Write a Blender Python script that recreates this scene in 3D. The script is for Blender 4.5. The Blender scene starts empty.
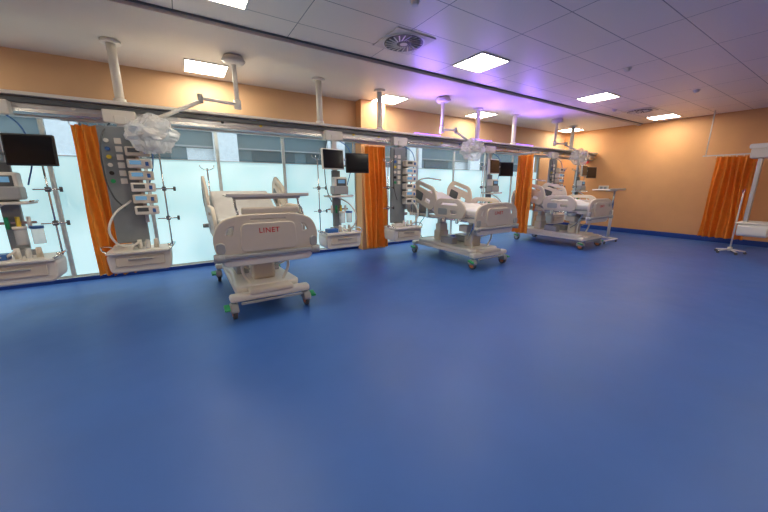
import bpy, math, random
from mathutils import Vector, Matrix, noise
random.seed(4)
S=bpy.context.scene
try: S.view_settings.view_transform='Standard'
except Exception: pass
COL=S.collection

# ---------------- materials ----------------
def mat(name,c,rough=.5,metal=0,noise_amt=.06,scale=8,emit=0,ecol=None,bump=0,spec=.5,coat=0):
    m=bpy.data.materials.new(name); m.use_nodes=True
    nt=m.node_tree; b=nt.nodes['Principled BSDF']
    b.inputs['Roughness'].default_value=rough; b.inputs['Metallic'].default_value=metal
    b.inputs['Specular IOR Level'].default_value=spec
    b.inputs['Coat Weight'].default_value=coat
    tc=nt.nodes.new('ShaderNodeTexCoord'); n=nt.nodes.new('ShaderNodeTexNoise')
    n.inputs['Scale'].default_value=scale; n.inputs['Detail'].default_value=4
    nt.links.new(tc.outputs['Object'],n.inputs['Vector'])
    r=nt.nodes.new('ShaderNodeValToRGB')
    r.color_ramp.elements[0].position=.3; r.color_ramp.elements[1].position=.7
    r.color_ramp.elements[0].color=[max(0,v*(1-noise_amt)) for v in c]+[1]
    r.color_ramp.elements[1].color=[min(1,v*(1+noise_amt)) for v in c]+[1]
    nt.links.new(n.outputs['Fac'],r.inputs['Fac']); nt.links.new(r.outputs['Color'],b.inputs['Base Color'])
    if emit:
        b.inputs['Emission Color'].default_value=list(ecol or c)+[1]; b.inputs['Emission Strength'].default_value=emit
    if bump:
        bp=nt.nodes.new('ShaderNodeBump'); bp.inputs['Strength'].default_value=bump; bp.inputs['Distance'].default_value=.01
        nt.links.new(n.outputs['Fac'],bp.inputs['Height']); nt.links.new(bp.outputs['Normal'],b.inputs['Normal'])
    return m
M={}
M['wall']=mat('orange_paint',(.68,.35,.15),.6,noise_amt=.03,scale=3)
M['wallw']=mat('cream_paint',(.62,.39,.22),.6,noise_amt=.03,scale=3)
M['soffit']=mat('plasterboard_paint',(.72,.64,.57),.5,noise_amt=.02,scale=2)
M['base']=mat('blue_vinyl_baseboard',(.012,.05,.27),.35)
M['white']=mat('white_plastic',(.76,.72,.66),.38,noise_amt=.02)
M['cream']=mat('cream_plastic',(.66,.59,.50),.4,noise_amt=.02)
M['greyp']=mat('grey_plastic',(.36,.37,.38),.45,noise_amt=.03)
M['dgrey']=mat('dark_grey_plastic',(.09,.10,.11),.4)
M['panel']=mat('service_panel_paint',(.24,.27,.29),.4,metal=.2)
M['black']=mat('black_plastic',(.015,.015,.017),.4)
M['screen']=mat('monitor_glass',(.008,.009,.012),.12)
M['alu']=mat('brushed_aluminium',(.55,.55,.57),.34,metal=.8,noise_amt=.04,scale=30)
M['steel']=mat('steel',(.7,.7,.7),.25,metal=1)
M['green']=mat('green_pedal',(.02,.34,.13),.4)
M['tyre']=mat('castor_tyre',(.10,.10,.11),.6)
M['orangep']=mat('castor_orange',(.75,.20,.05),.45)
M['blue']=mat('blue_plastic',(.04,.14,.42),.4)
M['lcd']=mat('pump_display',(.12,.30,.50),.2,emit=.25,ecol=(.3,.6,.9))
M['red']=mat('red_print',(.6,.03,.04),.5)
M['yellow']=mat('yellow_socket',(.75,.55,.05),.4)
M['matt']=mat('mattress_cover',(.70,.70,.69),.6,bump=.2)
M['curtain']=mat('orange_curtain_fabric',(.93,.33,.045),.75,noise_amt=.10,scale=14,bump=.2)
def addtrans(m):
    nt=m.node_tree; b=nt.nodes['Principled BSDF']; o=[n for n in nt.nodes if n.type=='OUTPUT_MATERIAL'][0]
    t=nt.nodes.new('ShaderNodeBsdfTranslucent'); t.inputs['Color'].default_value=(.9,.36,.05,1)
    x=nt.nodes.new('ShaderNodeMixShader'); x.inputs[0].default_value=.28
    nt.links.new(b.outputs[0],x.inputs[1]); nt.links.new(t.outputs[0],x.inputs[2]); nt.links.new(x.outputs[0],o.inputs['Surface'])
addtrans(M['curtain'])
M['light']=mat('luminaire_diffuser',(1,.95,.8),.5,emit=33,ecol=(1,.91,.72))
M['led']=mat('purple_led_strip',(.4,.2,1),.5,emit=3,ecol=(.30,.12,1))
M['fabric']=mat('white_cloth',(.75,.72,.68),.8,bump=.3)
M['frame']=mat('window_frame_paint',(.50,.56,.57),.4)
M['ext']=mat('exterior_cladding',(.13,.20,.23),.5)
M['extd']=mat('exterior_glazing_dark',(.05,.09,.11),.3)
M['extw']=mat('exterior_render_white',(.85,.9,.93),.7)

def glassfrost_glow():
    m=bpy.data.materials.new('frosted_glass_daylight_glow'); m.use_nodes=True; nt=m.node_tree; b=nt.nodes['Principled BSDF']
    b.inputs['Base Color'].default_value=(.50,.64,.66,1); b.inputs['Roughness'].default_value=.22
    tc=nt.nodes.new('ShaderNodeTexCoord'); n=nt.nodes.new('ShaderNodeTexNoise'); n.inputs['Scale'].default_value=.9; n.inputs['Detail'].default_value=2
    nt.links.new(tc.outputs['Object'],n.inputs['Vector'])
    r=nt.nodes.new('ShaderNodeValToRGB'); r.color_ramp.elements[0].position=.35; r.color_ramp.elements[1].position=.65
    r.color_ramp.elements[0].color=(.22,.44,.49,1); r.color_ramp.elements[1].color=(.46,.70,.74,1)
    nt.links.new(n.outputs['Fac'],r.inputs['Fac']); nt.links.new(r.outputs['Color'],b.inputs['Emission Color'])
    b.inputs['Emission Strength'].default_value=1.0  # daylight is put in as emission; the glass glows instead of transmitting
    return m
M['frost_glow']=glassfrost_glow()
def clear(name,fac,col):
    m=bpy.data.materials.new(name); m.use_nodes=True; nt=m.node_tree; nt.nodes.clear()
    o=nt.nodes.new('ShaderNodeOutputMaterial'); t=nt.nodes.new('ShaderNodeBsdfTransparent'); g=nt.nodes.new('ShaderNodeBsdfPrincipled')
    g.inputs['Base Color'].default_value=col; g.inputs['Roughness'].default_value=.12
    x=nt.nodes.new('ShaderNodeMixShader'); x.inputs[0].default_value=fac
    nt.links.new(t.outputs[0],x.inputs[1]); nt.links.new(g.outputs[0],x.inputs[2]); nt.links.new(x.outputs[0],o.inputs[0])
    return m
M['clear']=clear('clear_glass',.08,(.6,.7,.7,1))
M['film']=clear('plastic_film',.42,(.9,.9,.9,1))

def floor_mat():
    m=mat('blue_vinyl_floor',(.034,.115,.40),.42,noise_amt=.06,scale=1.3,spec=.45)
    nt=m.node_tree; b=nt.nodes['Principled BSDF']
    n=nt.nodes.new('ShaderNodeTexNoise'); n.inputs['Scale'].default_value=5; n.inputs['Detail'].default_value=6
    tc=nt.nodes['Texture Coordinate']; nt.links.new(tc.outputs['Object'],n.inputs['Vector'])
    mr=nt.nodes.new('ShaderNodeMapRange'); mr.inputs['To Min'].default_value=.40; mr.inputs['To Max'].default_value=.50
    nt.links.new(n.outputs['Fac'],mr.inputs['Value']); nt.links.new(mr.outputs['Result'],b.inputs['Roughness'])
    return m
M['floor']=floor_mat()
def tile_mat():
    m=bpy.data.materials.new('ceiling_tile_metal'); m.use_nodes=True; nt=m.node_tree; b=nt.nodes['Principled BSDF']
    tc=nt.nodes.new('ShaderNodeTexCoord'); mp=nt.nodes.new('ShaderNodeMapping')
    mp.inputs['Location'].default_value=(-.15,-.38+.6,0)
    br=nt.nodes.new('ShaderNodeTexBrick'); br.offset=0; br.squash=1
    br.inputs['Scale'].default_value=1; br.inputs['Brick Width'].default_value=1.2; br.inputs['Row Height'].default_value=.6
    br.inputs['Mortar Size'].default_value=.005; br.inputs['Mortar Smooth'].default_value=0
    br.inputs['Color1'].default_value=(.90,.80,.71,1); br.inputs['Color2'].default_value=(.86,.76,.675,1); br.inputs['Mortar'].default_value=(.26,.23,.21,1)
    nt.links.new(tc.outputs['Object'],mp.inputs['Vector']); nt.links.new(mp.outputs[0],br.inputs['Vector'])
    nt.links.new(br.outputs['Color'],b.inputs['Base Color'])
    b.inputs['Roughness'].default_value=.38; b.inputs['Metallic'].default_value=.05
    bp=nt.nodes.new('ShaderNodeBump'); bp.invert=True; bp.inputs['Strength'].default_value=.5; bp.inputs['Distance'].default_value=.01
    nt.links.new(br.outputs['Fac'],bp.inputs['Height']); nt.links.new(bp.outputs['Normal'],b.inputs['Normal'])
    return m
M['tile']=tile_mat()

# ---------------- geometry helpers ----------------
def empty(name,loc=(0,0,0),rz=0):
    e=bpy.data.objects.new(name,None); e.location=loc; e.rotation_euler=(0,0,rz); e.empty_display_size=.2; COL.objects.link(e); return e
def mkobj(name,me,m,par=None,loc=(0,0,0),rot=(0,0,0),smooth=False):
    o=bpy.data.objects.new(name,me); COL.objects.link(o); o.location=loc; o.rotation_euler=rot
    if m: me.materials.clear(); me.materials.append(M[m])
    if par: o.parent=par
    if smooth:
        for p in me.polygons: p.use_smooth=True
    return o
def box(name,c,s,m,par=None,bev=0,rot=(0,0,0),seg=2):
    x,y,z=[v/2 for v in s]
    me=bpy.data.meshes.new(name)
    me.from_pydata([(a,b,d) for a in(-x,x) for b in(-y,y) for d in(-z,z)],[],[(0,1,3,2),(4,6,7,5),(0,4,5,1),(2,3,7,6),(0,2,6,4),(1,5,7,3)])
    o=mkobj(name,me,m,par,c,rot)
    if bev:
        b=o.modifiers.new('b','BEVEL'); b.width=bev; b.segments=seg; b.limit_method='NONE'
    return o
def cyl(name,p,q,r,m,par=None,r2=None,n=20):
    p=Vector(p);q=Vector(q);d=q-p;L=d.length;r2=r if r2 is None else r2
    vs=[];fs=[]
    for i in range(n):
        a=2*math.pi*i/n; vs.append((r*math.cos(a),r*math.sin(a),0)); vs.append((r2*math.cos(a),r2*math.sin(a),L))
    for i in range(n):
        j=(i+1)%n; fs.append((2*i,2*j,2*j+1,2*i+1))
    fs.append([2*i for i in range(n)][::-1]); fs.append([2*i+1 for i in range(n)])
    me=bpy.data.meshes.new(name); me.from_pydata(vs,[],fs)
    for k in range(n): me.polygons[k].use_smooth=True
    o=mkobj(name,me,m,par,p); o.rotation_euler=d.to_track_quat('Z','Y').to_euler(); return o
def curve_mesh(cu,name):
    o=bpy.data.objects.new(name,cu); COL.objects.link(o)
    bpy.context.view_layer.update()
    me=bpy.data.meshes.new_from_object(o.evaluated_get(bpy.context.evaluated_depsgraph_get()))
    bpy.data.objects.remove(o); bpy.data.curves.remove(cu); me.name=name; return me
def tube(name,pts,r,m,par=None,smooth=True):
    cu=bpy.data.curves.new(name,'CURVE'); cu.dimensions='3D'; cu.bevel_depth=r; cu.bevel_resolution=2; cu.use_fill_caps=True; cu.resolution_u=5
    if smooth:
        sp=cu.splines.new('BEZIER'); sp.bezier_points.add(len(pts)-1)
        for b,p in zip(sp.bezier_points,pts): b.co=p; b.handle_left_type=b.handle_right_type='AUTO'
    else:
        sp=cu.splines.new('POLY'); sp.points.add(len(pts)-1)
        for b,p in zip(sp.points,pts): b.co=(*p,1)
    me=curve_mesh(cu,name)
    return mkobj(name,me,m,par,smooth=True)
def rnd(pts,r,n=5):
    out=[];N=len(pts)
    for i in range(N):
        p=Vector(pts[i]);a=Vector(pts[i-1]);b=Vector(pts[(i+1)%N])
        da=(a-p);db=(b-p);k=min(r,da.length*.48,db.length*.48)
        s=p+da.normalized()*k;e=p+db.normalized()*k
        for t in range(n+1):
            t/=n; out.append(s*(1-t)**2+p*2*t*(1-t)+e*t*t)
    return out
def rect(x0,y0,x1,y1): return [(x0,y0),(x1,y0),(x1,y1),(x0,y1)]
def plate(name,outer,holes,th,m,par,plane='XZ',off=(0,0,0),bev=.008,r=.05,rh=.03,rot=(0,0,0)):
    cu=bpy.data.curves.new(name,'CURVE'); cu.dimensions='2D'; cu.fill_mode='BOTH'; cu.extrude=th/2-bev; cu.bevel_depth=bev; cu.bevel_resolution=2
    for k,pl in enumerate([outer]+holes):
        q=rnd(pl,r if k==0 else rh); sp=cu.splines.new('POLY'); sp.points.add(len(q)-1)
        for b,p in zip(sp.points,q): b.co=(p[0],p[1],0,1)
        sp.use_cyclic_u=True
    me=curve_mesh(cu,name)
    if plane=='XZ': me.transform(Matrix(((1,0,0,0),(0,0,-1,0),(0,1,0,0),(0,0,0,1))))
    elif plane=='YZ': me.transform(Matrix(((0,0,1,0),(1,0,0,0),(0,1,0,0),(0,0,0,1))))
    return mkobj(name,me,m,par,off,rot)

# ---------------- room ----------------
CZ=3.3; YW=6.7; XR=12.0; XL=-5.0; YB=-4.0
box('floor',((XL+XR)/2,(YB+YW)/2,-.05),(XR-XL+.6,YW-YB+.6,.1),'floor')
o=box('ceiling',((XL+XR)/2,(YB+4.4)/2,CZ+.05),(XR-XL+.4,4.4-YB,.1),'tile')
me=o.data; off=Vector(o.location); me.transform(Matrix.Translation(off)); o.location=(0,0,0)
box('ceiling_soffit',((XL+XR)/2,(4.4+YW)/2+.1,CZ+.05),(XR-XL+.4,YW-4.4+.2,.1),'soffit')
box('trim_1',((XL+XR)/2,4.4,CZ-.008),(XR-XL,.022,.016),'dgrey')
box('trim_2',((XL+XR)/2,4.47,CZ-.022),(XR-XL,.07,.044),'soffit')
box('wall_right',(XR+.1,(YB+YW)/2,CZ/2),(.2,YW-YB+.4,CZ),'wall')
box('wall_left',(XL-.1,(YB+YW)/2,CZ/2),(.2,YW-YB+.4,CZ),'wall')
box('wall_back',((XL+XR)/2,YB-.1,CZ/2),(XR-XL,.2,CZ),'wall')
ZT=2.5
box('wall_front_header',((XL+XR)/2,YW+.1,(ZT+CZ)/2),(XR-XL,.2,CZ-ZT),'wallw')
box('wall_front_end',(11.3,YW+.1,ZT/2),(1.4,.2,ZT),'wallw')
box('wall_front_pier',(3.80,YW-.02,CZ/2),(.62,.44,CZ),'wall')
box('wall_front_sill',((XL+XR)/2,YW+.1,.03),(XR-XL,.2,.06),'frame')
box('baseboard_right',(XR-.012,(YB+YW)/2,.07),(.024,YW-YB,.14),'base',bev=.004)
box('baseboard_back',((XL+XR)/2,YB+.012,.07),(XR-XL,.024,.14),'base')
box('baseboard_left',(XL+.012,(YB+YW)/2,.07),(.024,YW-YB,.14),'base')
box('baseboard_front',((XL+XR)/2,YW-.012,.03),(XR-XL-.1,.024,.06),'base')
# windows
edges=[-5,-3.9,-2.75,-1.6,-.45,.65,1.85,3.49]; e2=[4.11,5.3,6.6,7.9,9.2,10.6]
wn=1
for ed in (edges,e2):
    for a,b in zip(ed[:-1],ed[1:]):
        E=empty(f'window_{wn}',((a+b)/2,YW+.08,0)); w=b-a
        box('frosted_pane',(0,0,(.06+1.92)/2),(w-.03,.012,1.86),'frost_glow',E)  # pane emits its own daylight, none passes through
        box('clear_pane',(0,0,(1.95+ZT)/2),(w-.05,.01,ZT-1.95-.03),'clear',E)
        for sx in(-1,1): box('mullion',(sx*(w/2-.015),-.01,(ZT+.06)/2),(.028,.05,ZT-.06),'frame',E)
        box('transom',(0,-.01,1.93),(w-.05,.02,.015),'frame',E)
        box('head_rail',(0,-.01,ZT-.02),(w-.05,.05,.04),'frame',E)
        box('bottom_rail',(0,-.01,.075),(w-.05,.05,.03),'frame',E); wn+=1
# exterior
E=empty('exterior_building',(3,13,0))
box('facade',(0,1,4),(34,.3,12),'ext',E)
for i in range(9): box('ledge',(0,.75,1.0+i*.62),(34,.2,.05),'greyp',E)
for i in range(15):
    x=-15+i*2.2
    box('window_band',(x,.83,2.6),(1.7,.04,.42),'extd' if i%3 else 'extw',E); box('window_band',(x+.3,.83,3.85),(1.5,.04,.42),'extw' if i%2 else 'extd',E)
for k in range(7): box('render_strip',(-14.6+k*4.4,.5,3.2),(.8,.2,5),'extw',E)
box('exterior_ground',(3,17,-.3),(60,20,.1),'extw')

# ceiling luminaires
def lum(x,y):
    E=empty('ceiling_light_panel',(x,y,CZ))
    box('diffuser',(0,0,-.006),(.56,.56,.01),'light',E)
    for s in(-1,1):
        box('frame',(s*.29,0,-.008),(.02,.6,.016),'white',E); box('frame',(0,s*.29,-.008),(.56,.02,.016),'white',E)
for x in(.5,4.05,7.65,11.25): lum(x,3.68)
for x in(.56,4.03,6.9,11.3): lum(x,6.15)
for x in(-3.1,): lum(x,3.68); lum(x,6.15)
for x in(-3.1,.5,4.05,7.65): lum(x,.1)
for x in(.5,7.65): lum(x,-3.0)
# swirl diffusers
def swirl(x,y):
    E=empty('air_diffuser',(x,y,CZ))
    box('plate',(0,0,-.006),(.58,.58,.012),'soffit',E)
    cyl('ring',(0,0,-.02),(0,0,-.012),.27,'white',E,n=40)
    cyl('void',(0,0,-.024),(0,0,-.0201),.25,'black',E,n=40)
    cyl('hub',(0,0,-.034),(0,0,-.024),.05,'white',E,n=24)
    cyl('inner_ring_void',(0,0,-.0335),(0,0,-.033),.07,'black',E,n=24)
    for i in range(20):
        a=i*math.pi/10; r=.16
        box('vane',(r*math.cos(a),r*math.sin(a),-.028),(.15,.016,.006),'white',E,rot=(.3,0,a+.3))
swirl(2.65,3.72); swirl(9.85,3.72)
for (x,y) in((2.2,2.9),(6.2,2.6),(9.2,4.0),(8.7,2.4)):
    E=empty('smoke_detector',(x,y,CZ)); cyl('base',(0,0,-.015),(0,0,0),.055,'white',E); cyl('head',(0,0,-.05),(0,0,-.015),.03,'white',E,r2=.045)

# ---------------- medical supply beam ----------------
BY=5.7; BZ=2.42
E=empty('medical_supply_beam',(0,BY,BZ))
x0,x1=-4.9,11.95; L=x1-x0; cx=(x0+x1)/2
box('beam_body',(cx,0,-.01),(L,.24,.19),'alu',E,bev=.02)
box('upper_channel',(cx,-.02,.105),(L,.34,.04),'white',E,bev=.008)
box('lower_rail',(cx,-.14,-.07),(L,.03,.05),'steel',E,bev=.006)
box('cable_tray',(cx,-.145,.035),(L,.02,.05),'dgrey',E)
box('underside_channel',(cx,.0,-.115),(L,.10,.02),'white',E)
for x in(-3.34,-1.94,-.54,2.25,3.5,6.3,7.7,10.6):
    cyl('ceiling_post',(x,0,.1),(x,0,CZ-BZ),.052,'white',E)
    cyl('ceiling_plate',(x,0,CZ-BZ-.035),(x,0,CZ-BZ-.001),.11,'white',E,n=28)
    cyl('collar',(x,0,.11),(x,0,.19),.07,'white',E)
    box('foot_plate',(x,0,.135),(.34,.18,.025),'white',E,bev=.006)
for x in(4.6,6.3,8.0):
    box('uplight_strip',(x,-.16,.134),(.7,.03,.018),'led',E)
for x in [i*.55-4.3 for i in range(29)]:
    cyl('gas_outlet',(x,-.12,.0),(x,-.135,.0),.022,random.choice(['white','blue','yellow','black']),E,n=12)

# ---------------- bed ----------------
def bed(x,y,back=.38,tray=True,rz=0,linen=False):
    E=empty('hospital_bed',(x,y,0),rz)
    for sx in(-1,1):
        for yy in(.14,1.85):
            X=sx*.42
            cyl('castor_tyre',(X-.022,yy,.075),(X+.022,yy,.075),.074,'tyre',E,n=28)
            cyl('castor_hub',(X-.027,yy,.075),(X+.027,yy,.075),.045,'orangep' if yy<1 else 'greyp',E,n=20)
            plate('castor_cover',[(yy-.085,.09),(yy+.085,.09),(yy+.06,.175),(yy-.05,.175)],[],.085,'greyp',E,'YZ',(X,0,0),r=.05)
            cyl('castor_stem',(X,yy,.16),(X,yy,.24),.025,'steel',E)
            box('brake_pedal',(X+sx*.075,yy-.03,.15),(.06,.12,.025),'green',E,bev=.008,rot=(.25,0,0))
        box('base_side_beam',(sx*.33,1.0,.235),(.07,1.74,.07),'white',E,bev=.015)
    for yy in(.14,1.85): box('base_cross_beam',(0,yy,.245),(.92,.13,.085),'white',E,bev=.03)
    plate('base_cover',[(-.36,.24),(.36,.24),(.30,1.05),(.36,1.80),(-.36,1.80),(-.30,1.05)],[],.07,'white',E,'XY',(0,0,.30),r=.08,bev=.02)
    box('foot_cover_nose',(0,.15,.30),(.50,.20,.06),'cream',E,bev=.025)
    box('foot_step_bar',(0,.06,.19),(.70,.03,.03),'greyp',E,bev=.01)
    for yy in(.55,1.45):
        box('lift_column_lower',(0,yy,.44),(.27,.20,.22),'cream',E,bev=.03)
        box('lift_column_middle',(0,yy,.61),(.22,.16,.16),'white',E,bev=.025)
        box('lift_column_upper',(0,yy,.75),(.17,.12,.16),'alu',E,bev=.02)
        box('column_head',(0,yy,.835),(.6,.16,.05),'greyp',E,bev=.01)
    for sx in(-1,1):
        box('frame_side_rail',(sx*.40,1.06,.87),(.05,2.02,.07),'white',E,bev=.012)
        tube('frame_strut',[(sx*.16,.56,.46),(sx*.3,.35,.6),(sx*.36,.2,.84)],.014,'steel',E)
        tube('base_strut',[(sx*.20,.36,.33),(sx*.27,.33,.50),(sx*.24,.30,.70)],.018,'white',E)
        box('junction_box',(sx*.27,.50,.70),(.14,.22,.13),'cream',E,bev=.02)
        box('battery_box',(sx*.20,1.0,.40),(.16,.34,.14),'greyp',E,bev=.02)
    for yy in(.08,.7,1.3,2.04): box('frame_cross_member',(0,yy,.87),(.84,.05,.05),'greyp',E,bev=.008)
    box('control_box',(0,.16,.79),(.62,.24,.11),'cream',E,bev=.03)
    box('actuator',(.12,.40,.72),(.10,.34,.09),'dgrey',E,bev=.02)
    box('siderail_bumper_foot',(0,.0,.75),(1.08,.06,.055),'greyp',E,bev=.02)
    # platform & mattress
    box('platform_foot',(0,.42,.925),(.86,.68,.03),'greyp',E,bev=.006)
    box('platform_seat',(0,.98,.925),(.86,.40,.03),'greyp',E,bev=.006)
    box('mattress_foot',(0,.62,1.0),(.84,1.10,.12),'matt',E,bev=.035,seg=3)
    P=Vector((0,1.18,.93)); c,s=math.cos(back),math.sin(back)
    q=P+Vector((0,.42*c-.015*s,.42*s+.0))
    box('platform_back',q,(.86,.82,.03),'greyp',E,bev=.006,rot=(back,0,0))
    q=P+Vector((0,.42*c-.08*s,.42*s+.08*c))
    box('mattress_back',q,(.84,.84,.12),'matt',E,bev=.035,seg=3,rot=(back,0,0))
    # boards
    fb=[(-.53,.76),(.53,.76),(.555,.96),(.49,1.12),(.30,1.18),(-.30,1.18),(-.49,1.12),(-.555,.96)]
    holes=[[(-.46,.98),(-.37,.96),(-.34,1.09),(-.42,1.07)],[(.37,.96),(.46,.98),(.42,1.07),(.34,1.09)],[(-.2,1.12),(.2,1.12),(.19,1.15),(-.19,1.15)]]
    plate('footboard',fb,holes,.045,'cream',E,'XZ',(0,.02,0),r=.08,bev=.014)
    plate('footboard_panel',[(-.30,.80),(.30,.80),(.28,1.09),(-.28,1.09)],[],.03,'cream',E,'XZ',(0,-.005,0),r=.06,bev=.01)
    plate('footboard_lower_skirt',[(-.47,.64),(.47,.64),(.51,.78),(-.51,.78)],[],.04,'white',E,'XZ',(0,.05,0),r=.05,bev=.01)
    for sx in(-1,1):
        plate('footboard_wing',rect(sx*.50-.035,.80,sx*.50+.035,.90),[],.06,'greyp',E,'XZ',(0,0,0),r=.03)
        cyl('corner_bumper',(sx*.52,-.01,.71),(sx*.52,-.01,.79),.055,'greyp',E)
        cyl('corner_bumper_head',(sx*.50,2.12,.84),(sx*.50,2.12,.90),.05,'greyp',E)
    hb=[(-.46,.90),(.46,.90),(.48,1.2),(.40,1.36),(-.40,1.36),(-.48,1.2)]
    plate('headboard',hb,[[(-.25,1.26),(.25,1.26),(.24,1.31),(-.24,1.31)]],.045,'cream',E,'XZ',(0,2.08,0),r=.08,bev=.012)
    cu=bpy.data.curves.new('footboard_label','FONT'); cu.body='LINET'; cu.size=.078; cu.extrude=.001; cu.offset=.001; cu.space_character=1.12; cu.align_x='CENTER'
    me=curve_mesh(cu,'footboard_label'); me.transform(Matrix.Rotation(math.pi/2,4,'X')); mkobj('footboard_label',me,'red',E,(.0,-.0225,.99))
    # side rails
    for sx in(-1,1):
        X=sx*.50
        fr=[(.34,.90),(1.10,.90),(1.14,1.10),(1.02,1.24),(.46,1.24),(.30,1.10)]
        plate('siderail_foot',fr,[[(.48,1.12),(.96,1.12),(.93,1.18),(.52,1.18)],[(.50,.96),(.68,.96),(.68,1.04),(.50,1.04)]],.04,'cream',E,'YZ',(X,0,0),r=.09,bev=.012)
        plate('siderail_foot_inlay',[(.76,.95),(1.0,.95),(1.0,1.06),(.76,1.06)],[],.05,'greyp',E,'YZ',(X,0,0),r=.03)
        hr=[(-.02,.02),(.66,.02),(.74,.22),(.64,.42),(.10,.46),(-.06,.26)]
        h=plate('siderail_head',hr,[[(.08,.33),(.58,.31),(.56,.37),(.13,.395)],[(.10,.10),(.28,.10),(.28,.20),(.10,.20)]],.04,'cream',E,'YZ',(X,1.22,.98),r=.10,bev=.012,rot=(back,0,0))
        h2=plate('siderail_control_panel',[(.36,.08),(.60,.08),(.60,.24),(.36,.24)],[],.05,'dgrey',E,'YZ',(X,1.22,.98),r=.03,rot=(back,0,0))
        for yy in(.55,.9): plate('siderail_arm',rect(yy-.03,.80,yy+.03,.98),[],.03,'steel',E,'YZ',(sx*.455,0,0),r=.02)
        for yy in(1.40,1.7): plate('siderail_arm',rect(yy-.03,.84,yy+.03,1.12),[],.03,'steel',E,'YZ',(sx*.455,0,0),r=.02)
        cyl('accessory_rail',(sx*.45,.3,.86),(sx*.45,1.9,.86),.01,'steel',E,n=10)
    # push handle/IV pole
    cyl('iv_pole',(-.40,2.03,.9),(-.40,2.03,1.75),.011,'steel',E,n=10)
    tube('iv_hooks',[(-.50,2.03,1.80),(-.48,2.03,1.75),(-.32,2.03,1.75),(-.30,2.03,1.80)],.006,'steel',E)
    tube('hand_control_cable',[(.5,.6,.86),(.56,.7,.70),(.54,.9,.62),(.48,1.1,.84)],.007,'dgrey',E)
    tube('power_cable',[(-.1,1.9,.82),(-.2,2.02,.5),(-.12,1.95,.3)],.008,'black',E)
    if tray:
        box('tray_top',(.05,.22,1.385),(.88,.36,.022),'white',E,bev=.008)
        box('tray_lip',(.05,.045,1.395),(.88,.02,.035),'white',E,bev=.006)
        box('tray_underframe',(.05,.22,1.36),(.7,.26,.025),'cream',E,bev=.005)
        for sx in(-.3,.4):
            tube('tray_bracket',[(sx,.02,1.13),(sx,.05,1.22),(sx,.16,1.27),(sx,.2,1.36)],.013,'steel',E)
        box('tray_clamp',(.05,.05,1.225),(.62,.06,.08),'cream',E,bev=.02)
    if linen:
        me=bpy.data.meshes.new('sheet'); n=14; vs=[];fs=[]
        for i in range(n):
            for j in range(n):
                u=i/(n-1);v=j/(n-1); z=1.065+.09*math.sin(math.pi*u)*math.sin(math.pi*v)*(1+.6*noise.noise(Vector((u*5,v*5,1))))
                vs.append((-.35+.7*u,.35+.75*v,z))
        for i in range(n-1):
            for j in range(n-1): k=i*n+j; fs.append((k,k+n,k+n+1,k+1))
        me.from_pydata(vs,[],fs); mkobj('folded_linen',me,'fabric',E,smooth=True)
        tube('accessory_arm',[(-.43,1.9,.9),(-.44,1.9,1.45),(-.40,1.7,1.62),(-.2,1.3,1.60)],.014,'steel',E)
    return E
bed(.78,3.63,back=.45)
bed(4.75,3.70,back=.35,linen=True,tray=False)
bed(8.28,3.58,back=.30,linen=True,tray=False)

# ---------------- curtains ----------------
def curtain(name,cx,cy,w,ang=0,z0=.2,z1=2.25,folds=6,seed=0,track=None):
    E=empty(name,(cx,cy,0),ang)
    n=folds*16; mz=26; vs=[];fs=[]
    for j in range(mz+1):
        t=j/mz; z=z1+(z0-z1)*t
        ww=w*(.9+.12*t+.05*math.sin(3*t+seed)); amp=.06+.03*t
        for i in range(n+1):
            u=i/n
            x=(u-.5)*ww+.014*math.sin(5*t+u*9+seed)+.03*t*math.sin(seed)
            y=amp*math.sin(2*math.pi*folds*u+.35*math.sin(3*t+seed))*(1+.35*math.sin(u*17+seed))+.02*noise.noise(Vector((u*6,t*3,seed)))
            vs.append((x,y,z))
    for j in range(mz):
        for i in range(n):
            k=j*(n+1)+i; fs.append((k,k+1,k+n+2,k+n+1))
    me=bpy.data.meshes.new('drape'); me.from_pydata(vs,[],fs)
    o=mkobj('drape',me,'curtain',E,smooth=True)
    tl=track or w+.1
    box('track',(0,0,z1+.045),(tl,.03,.025),'alu',E)
    for i in range(folds+1): cyl('hook',((i/folds-.5)*w*.9,0,z1-.01),((i/folds-.5)*w*.9,0,z1+.04),.005,'white',E,n=8)
    return E
curtain('privacy_curtain',-.91,BY,.40,seed=1,folds=4,z0=.26)
curtain('privacy_curtain',3.40,BY,.50,seed=2,folds=5)
curtain('privacy_curtain',7.60,5.20,.50,ang=math.pi/2,seed=3,folds=4,z0=.25,track=.75)
R=curtain('privacy_curtain',11.35,2.15,.78,ang=math.pi/2,seed=4,folds=6,z1=2.17,z0=.2,track=1.2)
for yy in(-.55,.55): cyl('track_hanger',(yy,0,2.22),(yy,0,CZ-.002),.012,'white',R)

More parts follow.
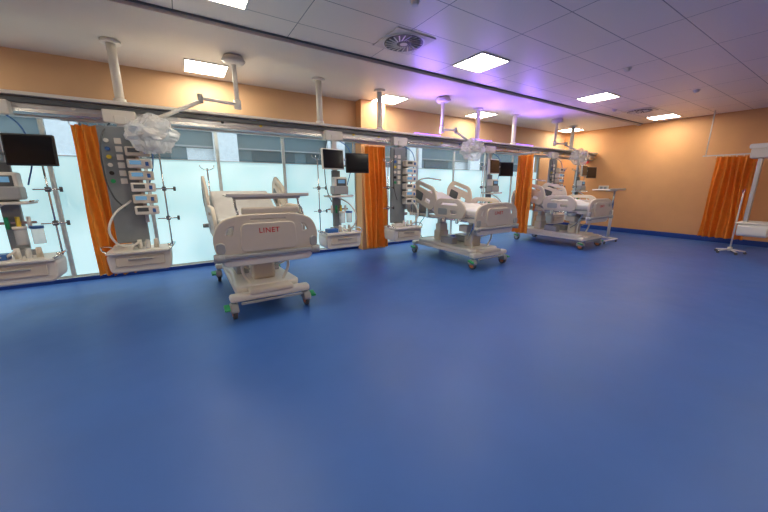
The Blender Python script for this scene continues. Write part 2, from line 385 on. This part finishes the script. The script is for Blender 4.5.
# ---------------- equipment columns ----------------
def column(x,y=5.38,kind='pump',side=1,seed=0):
    E=empty('bedhead_equipment_column',(x,y,0))
    dy=BY-.14-y
    box('suspension_carriage',(0,dy-.05,2.35),(.34,.13,.16),'white',E,bev=.015)
    box('mast',(0,.10,1.47),(.09,.07,1.70),'alu',E,bev=.01)
    box('mast_top_arm',(0,.10,2.31),(.12,.10,.10),'white',E,bev=.01)
    if kind=='pump':
        box('service_panel',(-.07,.065,1.48),(.36,.05,1.50),'panel',E,bev=.02)
        for k in range(6):
            cyl('gas_socket',(-.17,.035,2.05-k*.1),(-.17,.0,2.05-k*.1),.025,['white','blue','yellow','white','black','green'][k],E,n=14)
            box('power_socket',(-.06,.035,2.05-k*.1),(.07,.02,.07),'white',E,bev=.005)
        box('pump_rack',(.12,.02,1.5),(.04,.05,1.0),'alu',E)
        for k in range(6):
            z=1.92-k*.15
            box('syringe_pump',(.14,-.05,z),(.26,.14,.115),'white' if k%2 else 'cream',E,bev=.015)
            box('pump_display',(.10,-.1215,z+.012),(.12,.006,.05),'lcd' if k in(1,2,4) else 'dgrey',E)
            box('pump_knob',(.22,-.125,z),(.035,.02,.05),'blue',E,bev=.006)
    else:
        box('service_panel',(0,.055,1.25),(.16,.05,1.0),'panel',E,bev=.01)
        tube('monitor_arm',[(0,.06,1.95),(-.05,-.06,1.95),(-.12*side,-.13,1.93)],.02,'alu',E)
        for k,(mx,mz,ry) in enumerate(((-.14,1.93,.15),(.33,1.88,-.15))):
            a=(ry)
            MN=box('monitor_case',(mx,-.16,mz),(.43,.05,.34),'black' if k else 'white',E,bev=.012,rot=(-.06,0,a))
            s=box('monitor_screen',(0,-.0275,0),(.395,.006,.30),'screen',None); s.parent=MN
            tube('monitor_bracket',[(0,.08,mz-.03),(mx*.5,0,mz-.04),(mx,-.13,mz)],.018,'greyp',E)
        box('patient_module',(.03,-.03,1.52),(.24,.16,.24),'white',E,bev=.02)
        box('module_face',(.03,-.115,1.52),(.18,.012,.17),'dgrey',E,bev=.004)
        box('module_display',(.03,-.122,1.56),(.13,.004,.06),'lcd',E)
        box('mid_shelf',(0,-.04,1.30),(.44,.30,.03),'white',E,bev=.01)
        for sx in(-1,1): cyl('shelf_handle',(sx*.23,-.17,1.32),(sx*.23,.08,1.32),.01,'steel',E,n=10)
        box('ventilator_unit',(.02,-.04,1.41),(.28,.2,.15),'greyp',E,bev=.02)
        for k in range(4): cyl('flowmeter',(-.13+.09*k,-.02,1.0),(-.13+.09*k,-.02,1.14),.02,['white','green','yellow','white'][k],E,n=12)
        box('flowmeter_rail',(0,0,1.07),(.40,.02,.03),'steel',E)
        cyl('suction_jar',(.2,-.05,.82),(.2,-.05,1.0),.055,'film',E); cyl('suction_jar_lid',(.2,-.05,1.0),(.2,-.05,1.03),.06,'blue',E)
        cyl('suction_jar',(.06,-.05,.82),(.06,-.05,1.0),.055,'film',E); cyl('suction_jar_lid',(.06,-.05,1.0),(.06,-.05,1.03),.06,'white',E)
    # drawer console at the bottom
    plate('console_shelf',[(-.34,-.28),(.34,-.28),(.32,.20),(-.32,.20)],[],.035,'white',E,'XY',(0,0,.645),r=.06,bev=.012)
    plate('console_body',[(-.31,.40),(.31,.40),(.33,.62),(-.33,.62)],[],.40,'white',E,'XZ',(0,-.04,0),r=.05,bev=.02)
    box('drawer_front',(0,-.248,.53),(.52,.02,.13),'cream',E,bev=.008)
    box('drawer_handle',(0,-.268,.555),(.26,.02,.02),'greyp',E,bev=.006)
    for sx in(-1,1): tube('console_handle',[(sx*.33,-.26,.66),(sx*.37,-.22,.69),(sx*.37,.1,.69),(sx*.33,.16,.66)],.011,'steel',E)
    box('console_bracket',(0,.13,.63),(.2,.06,.2),'greyp',E,bev=.01)
    # accessories : iv pole, hoses
    ix=.36*side
    cyl('infusion_pole',(ix,-.02,.66),(ix,-.02,1.95),.010,'steel',E,n=10)
    cyl('infusion_pole_base',(ix*.9,-.02,.64),(ix*.9,-.02,.70),.02,'steel',E,n=10)
    tube('pole_hooks',[(ix-.10,-.02,2.0),(ix-.08,-.02,1.95),(ix+.08,-.02,1.95),(ix+.10,-.02,2.0)],.006,'steel',E)
    tube('pole_hooks',[(ix,-.12,2.0),(ix,-.10,1.95),(ix,.06,1.95),(ix,.08,2.0)],.006,'steel',E)
    for z in(1.05,1.45):
        box('pole_clamp',(ix,-.02,z),(.05,.06,.06),'dgrey',E,bev=.01)
        cyl('pole_side_bar',(ix-.12,-.05,z),(ix+.12,-.05,z),.008,'steel',E,n=8)
        cyl('pole_knob',(ix+.12,-.05,z-.03),(ix+.12,-.05,z+.03),.016,'dgrey',E,n=10)
    tube('breathing_hose',[(-.02,-.02,1.3),(-.22*side,-.16,1.1),(-.26*side,-.2,.85),(-.12*side,-.14,.70),(.0,-.1,.75)],.014,'white',E)
    tube('gas_hose',[(-.10,dy-.04,2.3),(-.2,.0,2.1),(-.24,-.03,1.7),(-.19,-.02,1.35),(-.1,.03,1.2)],.009,'dgrey',E)
    tube('gas_hose',[(.10,dy-.04,2.3),(.26,.0,2.12),(.28,-.0,1.8),(.2,-.0,1.5)],.008,'blue',E)
    box('glove_box',(-.17,-.08,.695),(.20,.14,.07),'blue' if seed%2 else 'white',E,bev=.006)
    for k in range(3): cyl('bottle',(.0+.09*k,-.08,.66),(.0+.09*k,-.08,.66+.12),.03,['white','film','cream'][k],E,r2=.025)
    return E
column(-1.69,kind='monitor',side=1,seed=1)
column(-.55,kind='pump',side=1,seed=2)
column(2.40,kind='monitor',side=-1,seed=3)
column(3.84,y=5.38,kind='pump',side=-1,seed=4)
column(6.55,kind='monitor',side=-1,seed=5)
column(9.35,kind='pump',side=1,seed=6)
column(10.75,kind='monitor',side=-1,seed=7)

# ---------------- examination lamps ----------------
def lamp(px,hx,hz=2.12,py=5.42):
    E=empty('examination_lamp',(px,py,0)); d=hx-px
    cyl('ceiling_canopy',(0,0,CZ-.06),(0,0,CZ-.001),.16,'white',E,r2=.12,n=32)
    cyl('canopy_skirt',(0,0,CZ-.11),(0,0,CZ-.06),.10,'white',E,r2=.16,n=32)
    cyl('drop_tube',(0,0,2.66),(0,0,CZ-.1),.032,'white',E)
    cyl('swivel',(0,0,2.60),(0,0,2.72),.05,'white',E)
    k=(d*.45,-.12,2.66)
    cyl('arm_horizontal',(0,0,2.66),k,.022,'white',E)
    cyl('arm_joint',(k[0],k[1],2.60),(k[0],k[1],2.71),.035,'greyp',E)
    h=(d,-.28,hz+.16)
    cyl('arm_spring',(k[0],k[1],2.62),h,.026,'white',E)
    cyl('yoke',h,(d,-.28,hz+.04),.02,'greyp',E)
    cyl('lamp_head',(d,-.28,hz+.06),(d,-.30,hz-.03),.07,'white',E,r2=.15,n=32)
    cyl('lamp_lens',(d,-.30,hz-.031),(d,-.301,hz-.04),.13,'greyp',E,n=32)
    tube('lamp_handle',[(d-.1,-.3,hz-.02),(d-.13,-.36,hz-.12),(d-.05,-.36,hz-.16)],.012,'white',E)
    import bmesh
    bm=bmesh.new(); bmesh.ops.create_icosphere(bm,subdivisions=4,radius=.24)
    for v in bm.verts:
        n=noise.noise(v.co*9)+.6*noise.noise(v.co*22); v.co*=1+.22*n; v.co.z*=.72; v.co.x*=1.15
        if v.co.z<-.1: v.co.z*=1.35
        if v.co.z>.1: v.co.z*=1.3; v.co.x+=(-.3 if d>0 else .3)*(v.co.z-.1)
    me=bpy.data.meshes.new('plastic_cover'); bm.to_mesh(me); bm.free()
    mkobj('plastic_cover',me,'film',E,(d,-.3,hz),smooth=False)
lamp(.86,-.22); lamp(4.9,5.55,2.25); lamp(9.2,10.05,2.3)

# ---------------- overbed table ----------------
E=empty('overbed_table',(9.42,3.95,0))
box('table_top',(0,0,1.38),(.86,.42,.03),'white',E,bev=.01)
box('table_rim',(0,-.2,1.40),(.86,.02,.03),'cream',E,bev=.005)
cyl('column_outer',(.34,0,.1),(.34,0,.85),.035,'white',E); cyl('column_inner',(.34,0,.85),(.34,0,1.365),.024,'steel',E)
box('top_support',(.15,0,1.35),(.5,.06,.03),'greyp',E,bev=.006)
for yy in(-.2,.2):
    box('base_leg',(.04,yy,.085),(.72,.04,.03),'white',E,bev=.008)
    for xx in(-.28,.36): cyl('castor',(xx,yy-.012,.035),(xx,yy+.012,.035),.035,'tyre',E); cyl('castor_stem',(xx,yy,.04),(xx,yy,.085),.008,'steel',E,n=8)
box('base_cross',(.34,0,.09),(.06,.44,.035),'white',E,bev=.008)

# ---------------- right-hand bay pieces ----------------
E=empty('ceiling_supply_pendant',(10.05,1.25,0))
cyl('drop_tube',(0,0,2.3),(0,0,CZ-.03),.06,'white',E); cyl('ceiling_flange',(0,0,CZ-.04),(0,0,CZ-.001),.15,'white',E,n=28)
box('pendant_arm',(0,.18,2.27),(.20,.62,.10),'white',E,bev=.03)
box('pendant_head',(0,.30,2.13),(.26,.3,.20),'cream',E,bev=.03)
box('pendant_mast',(0,.30,1.36),(.09,.07,1.4),'alu',E,bev=.01)
plate('console_body',[(-.3,.48),(.3,.48),(.32,.70),(-.32,.70)],[],.42,'white',E,'XZ',(0,.14,0),r=.05,bev=.02)
box('console_shelf',(0,.14,.73),(.68,.5,.03),'white',E,bev=.01)
box('drawer_front',(0,-.085,.60),(.5,.02,.12),'cream',E,bev=.008)
E=empty('infusion_stand',(10.3,1.72,0))
for k in range(5):
    a=k*2*math.pi/5; cyl('foot',(0,0,.09),(.24*math.cos(a),.24*math.sin(a),.06),.014,'white',E)
    cyl('castor',(.24*math.cos(a)-.01,.24*math.sin(a),.028),(.24*math.cos(a)+.01,.24*math.sin(a),.028),.028,'tyre',E,n=14)
    cyl('castor_stem',(.24*math.cos(a),.24*math.sin(a),.03),(.24*math.cos(a),.24*math.sin(a),.07),.008,'steel',E,n=8)
cyl('hub',(0,0,.06),(0,0,.14),.04,'white',E); cyl('pole',(0,0,.1),(0,0,1.35),.015,'white',E)
tube('hooks',[(-.1,0,1.4),(-.08,0,1.35),(.08,0,1.35),(.1,0,1.4)],.006,'steel',E)
# signs on right wall
E=empty('fire_point_sign',(XR-.01,5.9,2.35)); box('plate',(0,0,0),(.012,.25,.25),'red',E,bev=.003); box('symbol',(-.008,0,0),(.004,.13,.13),'white',E)
E=empty('wall_socket_panel',(XR-.015,5.2,1.4)); box('plate',(0,0,0),(.03,.3,.16),'white',E,bev=.005); box('socket',(-.017,-.06,0),(.006,.08,.08),'greyp',E); box('socket',(-.017,.06,0),(.006,.08,.08),'greyp',E)

# ---------------- purple uplights (aimed up and into the room) ----------------
for x in(4.6,6.3,8.0):
    l=bpy.data.lights.new('purple_uplight','AREA'); l.shape='RECTANGLE'; l.size=.7; l.size_y=.04; l.energy=17; l.color=(.30,.14,1); l.spread=math.radians(140)
    o=bpy.data.objects.new('purple_uplight',l); COL.objects.link(o); o.location=(x,BY-.17,BZ+.16); o.rotation_euler=(math.radians(-(180-42)),0,0)

# ---------------- world & camera ----------------
w=bpy.data.worlds.new('World'); S.world=w; w.use_nodes=True
bg=w.node_tree.nodes['Background']; bg.inputs['Color'].default_value=(.72,.88,1,1); bg.inputs['Strength'].default_value=1.4
cam=bpy.data.cameras.new('camera'); co=bpy.data.objects.new('camera',cam); COL.objects.link(co)
cam.sensor_width=36; cam.lens=315/768*36; cam.clip_start=.05
co.location=(0,0,1.5); co.rotation_euler=(math.radians(90-12.7),0,-math.atan2(.534,.845))
S.camera=co
